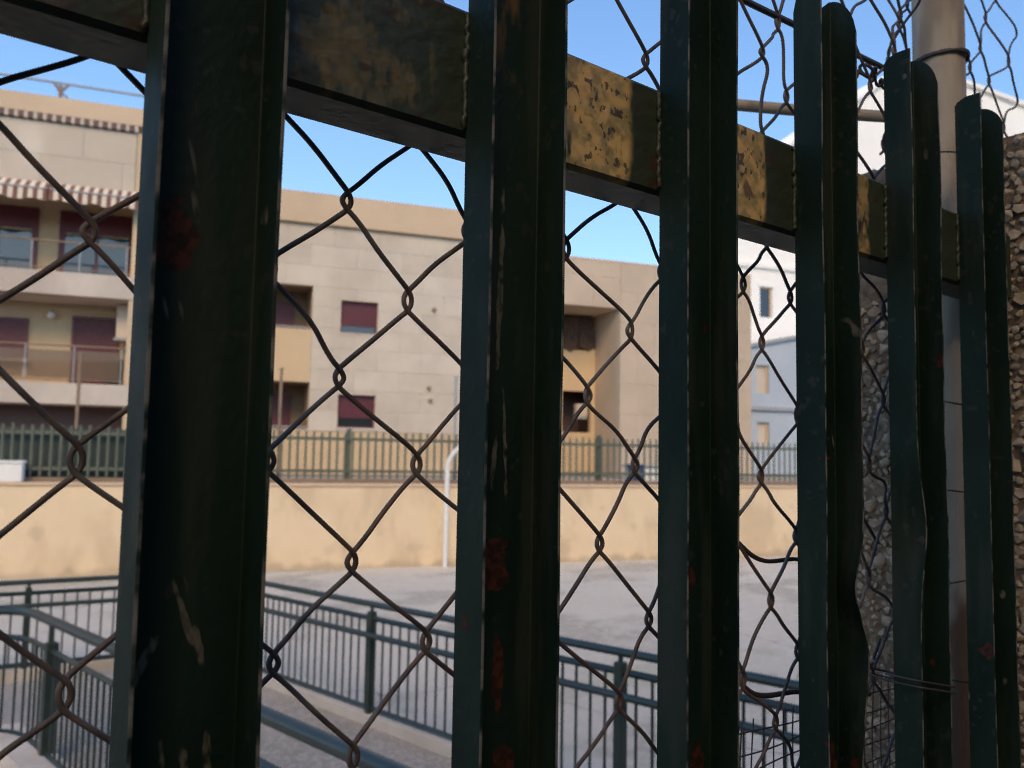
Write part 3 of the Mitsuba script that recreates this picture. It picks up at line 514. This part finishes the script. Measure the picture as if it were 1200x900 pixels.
# ------------------------------------------------------------------ post, rod, ties, mesh patch
PC = np.array([.8375, .0585])
P = thing('fence_post', 'weathered galvanised round post behind the gate pales', 'post')
put('tube', tube([(PC[0], PC[1], z) for z in np.linspace(.34, 2.62, 40)], .0236, 40), 'galvanised', P, smooth=40)
for z in (2.244, 2.002, 1.922, 1.836, 1.75):
    a = np.linspace(0, 2*math.pi, 40); tl = .0025*rng.standard_normal(2)
    put('seam_band', tube(np.stack([PC[0]+.0239*np.cos(a), PC[1]+.0239*np.sin(a), z+tl[0]*np.cos(a)+tl[1]*np.sin(a)], 1), .0007, 5), 'dark_wire', P)
def coil(c, r, z, turns, rise, wr, seed, tail=None):
    a = np.linspace(-.6, 2*math.pi*turns-.6, int(46*turns)); g_ = np.random.default_rng(seed).normal(0, .0012, len(a)).cumsum()*.25
    p = np.stack([c[0]+(r+.001+.0006*np.sin(3*a))*np.cos(a), c[1]+(r+.001+.0006*np.sin(3*a))*np.sin(a), z+rise*a/6.28+.002*np.sin(a+seed)+g_], 1)
    if tail is not None: p = np.vstack([p[:-2], spline([p[-2]]+[np.array(q) for q in tail], 24)])
    return tube(p, wr, 6)
put('tie_wire', coil(PC, .0248, 2.338, 2.1, .003, .0016, 3, [(.868, .06, 2.345), (.90, .075, 2.34), (.93, .085, 2.325)]), 'dark_wire', smooth=True, label='dark wire wound round the top of the post', cat='wire')
xs = PALE_X[6]; ring = []
for j in range(2):
    for q in ((-HW-.003, .004), (-HW-.002, -DP-.002), (-HW+.010, -DP-.003), (HW-.006, -DP-.003), (HW+.003, -DP-.001), (HW+.006, .008), (HW+.012, .034), (-HW-.004, .034)):
        ring.append((xs+q[0], q[1], 1.795 - .010*(q[0]+HW)/(2*HW) - .0042*j))
put('tie_wire', tube(spline(ring, 150), .0008, 6), 'dark_wire', smooth=True, label='thin wire looped round a pale low down, in front of the post', cat='wire')
put('bent_rod', tube(spline([(.575, .25, 2.298), (.668, .1765, 2.289), (.735, .123, 2.283), (.812, .062, 2.279)], 30), .0056, 12), 'galvanised', smooth=True, label='grey steel rod crossing behind the mesh above the rail', cat='rod')
def tangle(pts, seed, n=30, loops=5, amp=.009, wr=.0014):
    p = spline(pts, 160); a = np.linspace(0, loops*2*math.pi, 160); g_ = np.random.default_rng(seed).random(4)*6
    e = np.sin(np.linspace(0, math.pi, 160))**.5
    p = p + amp*np.stack([np.cos(a+g_[0])*e, .7*np.sin(a*1.3+g_[1])*e, np.sin(a+g_[2])*e], 1); return tube(p, wr, 6)
put('loose_wire', tangle([(.868, .06, 2.352), (.92, .085, 2.335), (.98, .10, 2.315), (1.06, .12, 2.30)], 4, loops=9, amp=.006), 'dark_wire', smooth=True, label='tangled rusty wire hanging from the post towards the right edge', cat='wire')
put('loose_wire', tangle([(.868, .06, 2.39), (.90, .07, 2.37), (.915, .08, 2.345)], 8, loops=3, amp=.004), 'dark_wire', smooth=True, label='short curled wire end right of the post top', cat='wire')
put('loose_wire', tangle([(.64, .04, 2.262), (.665, .037, 2.272), (.69, .038, 2.266)], 9, loops=4, amp=.005), 'dark_wire', smooth=True, label='knotted wire on the tension wire between two pale tops', cat='wire')
put('loose_wire', tube(spline([(.44, .045, 1.915), (.47, .048, 1.905), (.494, .047, 1.893), (.512, .047, 1.882), (.527, .047, 1.877), (.548, .047, 1.876), (.575, .047, 1.874)], 40), .0017, 6), 'dark_wire', smooth=True, label='bent loose wire low in the gap left of the dented pale', cat='wire')
put('loose_wire', tube(spline([(.47, .052, 1.825), (.498, .05, 1.800), (.516, .05, 1.787), (.547, .05, 1.781), (.58, .05, 1.777)], 40), .0019, 6), 'dark_wire', smooth=True, label='sagging dark wire above the welded mesh patch', cat='wire')
put('loose_wire', tube(spline([(.60, .06, 1.86), (.64, .058, 1.83), (.66, .055, 1.795), (.645, .06, 1.74), (.66, .06, 1.68), (.69, .06, 1.62)], 50), .0017, 6), 'dark_wire', smooth=True, label='twisted wire trailing down beside the rough concrete wall', cat='wire')
put('loose_wire', tangle([(.60, .05, 1.99), (.64, .052, 1.96), (.665, .05, 1.91), (.70, .055, 1.88)], 14, loops=2, amp=.004), 'dark_wire', smooth=True, label='loose curling wire before the pebbled wall, middle height', cat='wire')
put('loose_wire', tangle([(.61, .055, 1.72), (.64, .05, 1.745), (.67, .05, 1.775), (.70, .055, 1.80)], 15, loops=4, amp=.005), 'dark_wire', smooth=True, label='snarled wire over the top edge of the welded mesh patch', cat='wire')
H = thing('welded_mesh_patch', 'square welded wire mesh patch fixed low behind the gate', 'wire mesh')
for i in range(21):
    z = 1.757 - .0127*i; put('wire', tube([(x, .056+.002*math.sin(x*30+i), z+.0012*math.sin(x*40+i*2)) for x in np.linspace(.44, .80, 26)], .0006, 5), 'dark_wire', H)
for i in range(29):
    x = .44+.0127*i; put('wire', tube([(x+.001*math.sin(z*50+i), .0575+.002*math.sin(z*30), z) for z in np.linspace(1.765, 1.50, 16)], .0006, 5), 'dark_wire', H)
# ------------------------------------------------------------------ pebble dash wall at the right
WX = .885
C = thing('pebbledash_wall', 'rough pebble dashed concrete wall end right of the gate', 'wall')
def wall_core():
    ys, zs = np.linspace(-.9, .197, 120), np.linspace(.3, 2.268, 130); Y, Z = np.meshgrid(ys, zs, indexing='ij')
    d = meshkit.fbm(np.stack([Y*38, Z*38, Y*0], -1), 4, 3)*.010
    X = WX + .011 - d; X[0] = X[-1] = WX+.0145
    V = np.stack([X, Y, Z], -1).reshape(-1, 3); n1, n2 = Y.shape; q = []
    i, j = np.meshgrid(np.arange(n1-1), np.arange(n2-1), indexing='ij'); a = (i*n2+j).ravel()
    f = np.vstack([np.stack([a, a+1, a+n2+1], 1), np.stack([a, a+n2+1, a+n2], 1)])
    return cat_([trimesh.Trimesh(V, f, process=False), bx(WX+.0145, 1.25, -.9, .1965, .3, 2.2625)])
put('core', wall_core(), 'mortar', C, smooth=True)
pr = np.random.default_rng(21); shapes = []
for i in range(14):
    q = pr.normal(size=(15, 3)); q /= np.linalg.norm(q, axis=1, keepdims=True); q *= (1+.18*pr.normal(size=(15, 1)).clip(-1, 1)); h = trimesh.convex.convex_hull(q*np.array([.72, 1.0, .85])); shapes.append(h)
def pebble(y, z, r, x=None, up=False):
    m = shapes[pr.integers(14)].copy(); m.apply_transform(trimesh.transformations.rotation_matrix(pr.random()*6.28, [1, 0, 0])); m.apply_scale(r)
    m.apply_translation((WX+.005-r*(.25*pr.random()-.1) if x is None else x, y, z)); return m
def scatter(y0, y1, z0, z1, rmin, rmax, tries):
    out = []
    for _ in range(tries):
        r = rmin+(rmax-rmin)*pr.random()**1.5; y, z = pr.uniform(y0, y1), pr.uniform(z0, z1)
        if all((y-a)**2+(z-b)**2 > (.74*(r+c))**2 for a, b, c in out[-2500:]): out.append((y, z, r))
    return out
seen = scatter(.125, .192, 1.60, 2.12, .0036, .0095, 9000); seen2 = scatter(-.035, .045, 1.62, 2.262, .0032, .0085, 5000)
for y, z, r in (seen + seen2)[:300]: put('pebble', pebble(y, z, r), f'pebble_{pr.integers(3) + (3 if y > .1 else 0)}', C, smooth=50)  # light painted in: paler stones for the sunlit strip, browner for the shaded gap
rest = [pebble(y, z, r) for y, z, r in (seen+seen2)[300:]] + [pebble(y, z, r) for (a, b_) in ((-.6, -.037), (.047, .123)) for y, z, r in scatter(a, b_, 1.45, 2.26, .007, .013, 2600)] + [pebble(y, 2.266, .009, x=WX+.012+pr.random()*.1) for y in np.arange(-.5, .19, .012)]
put('pebbles', cat_(rest), 'pebble_1', C, kind='stuff')
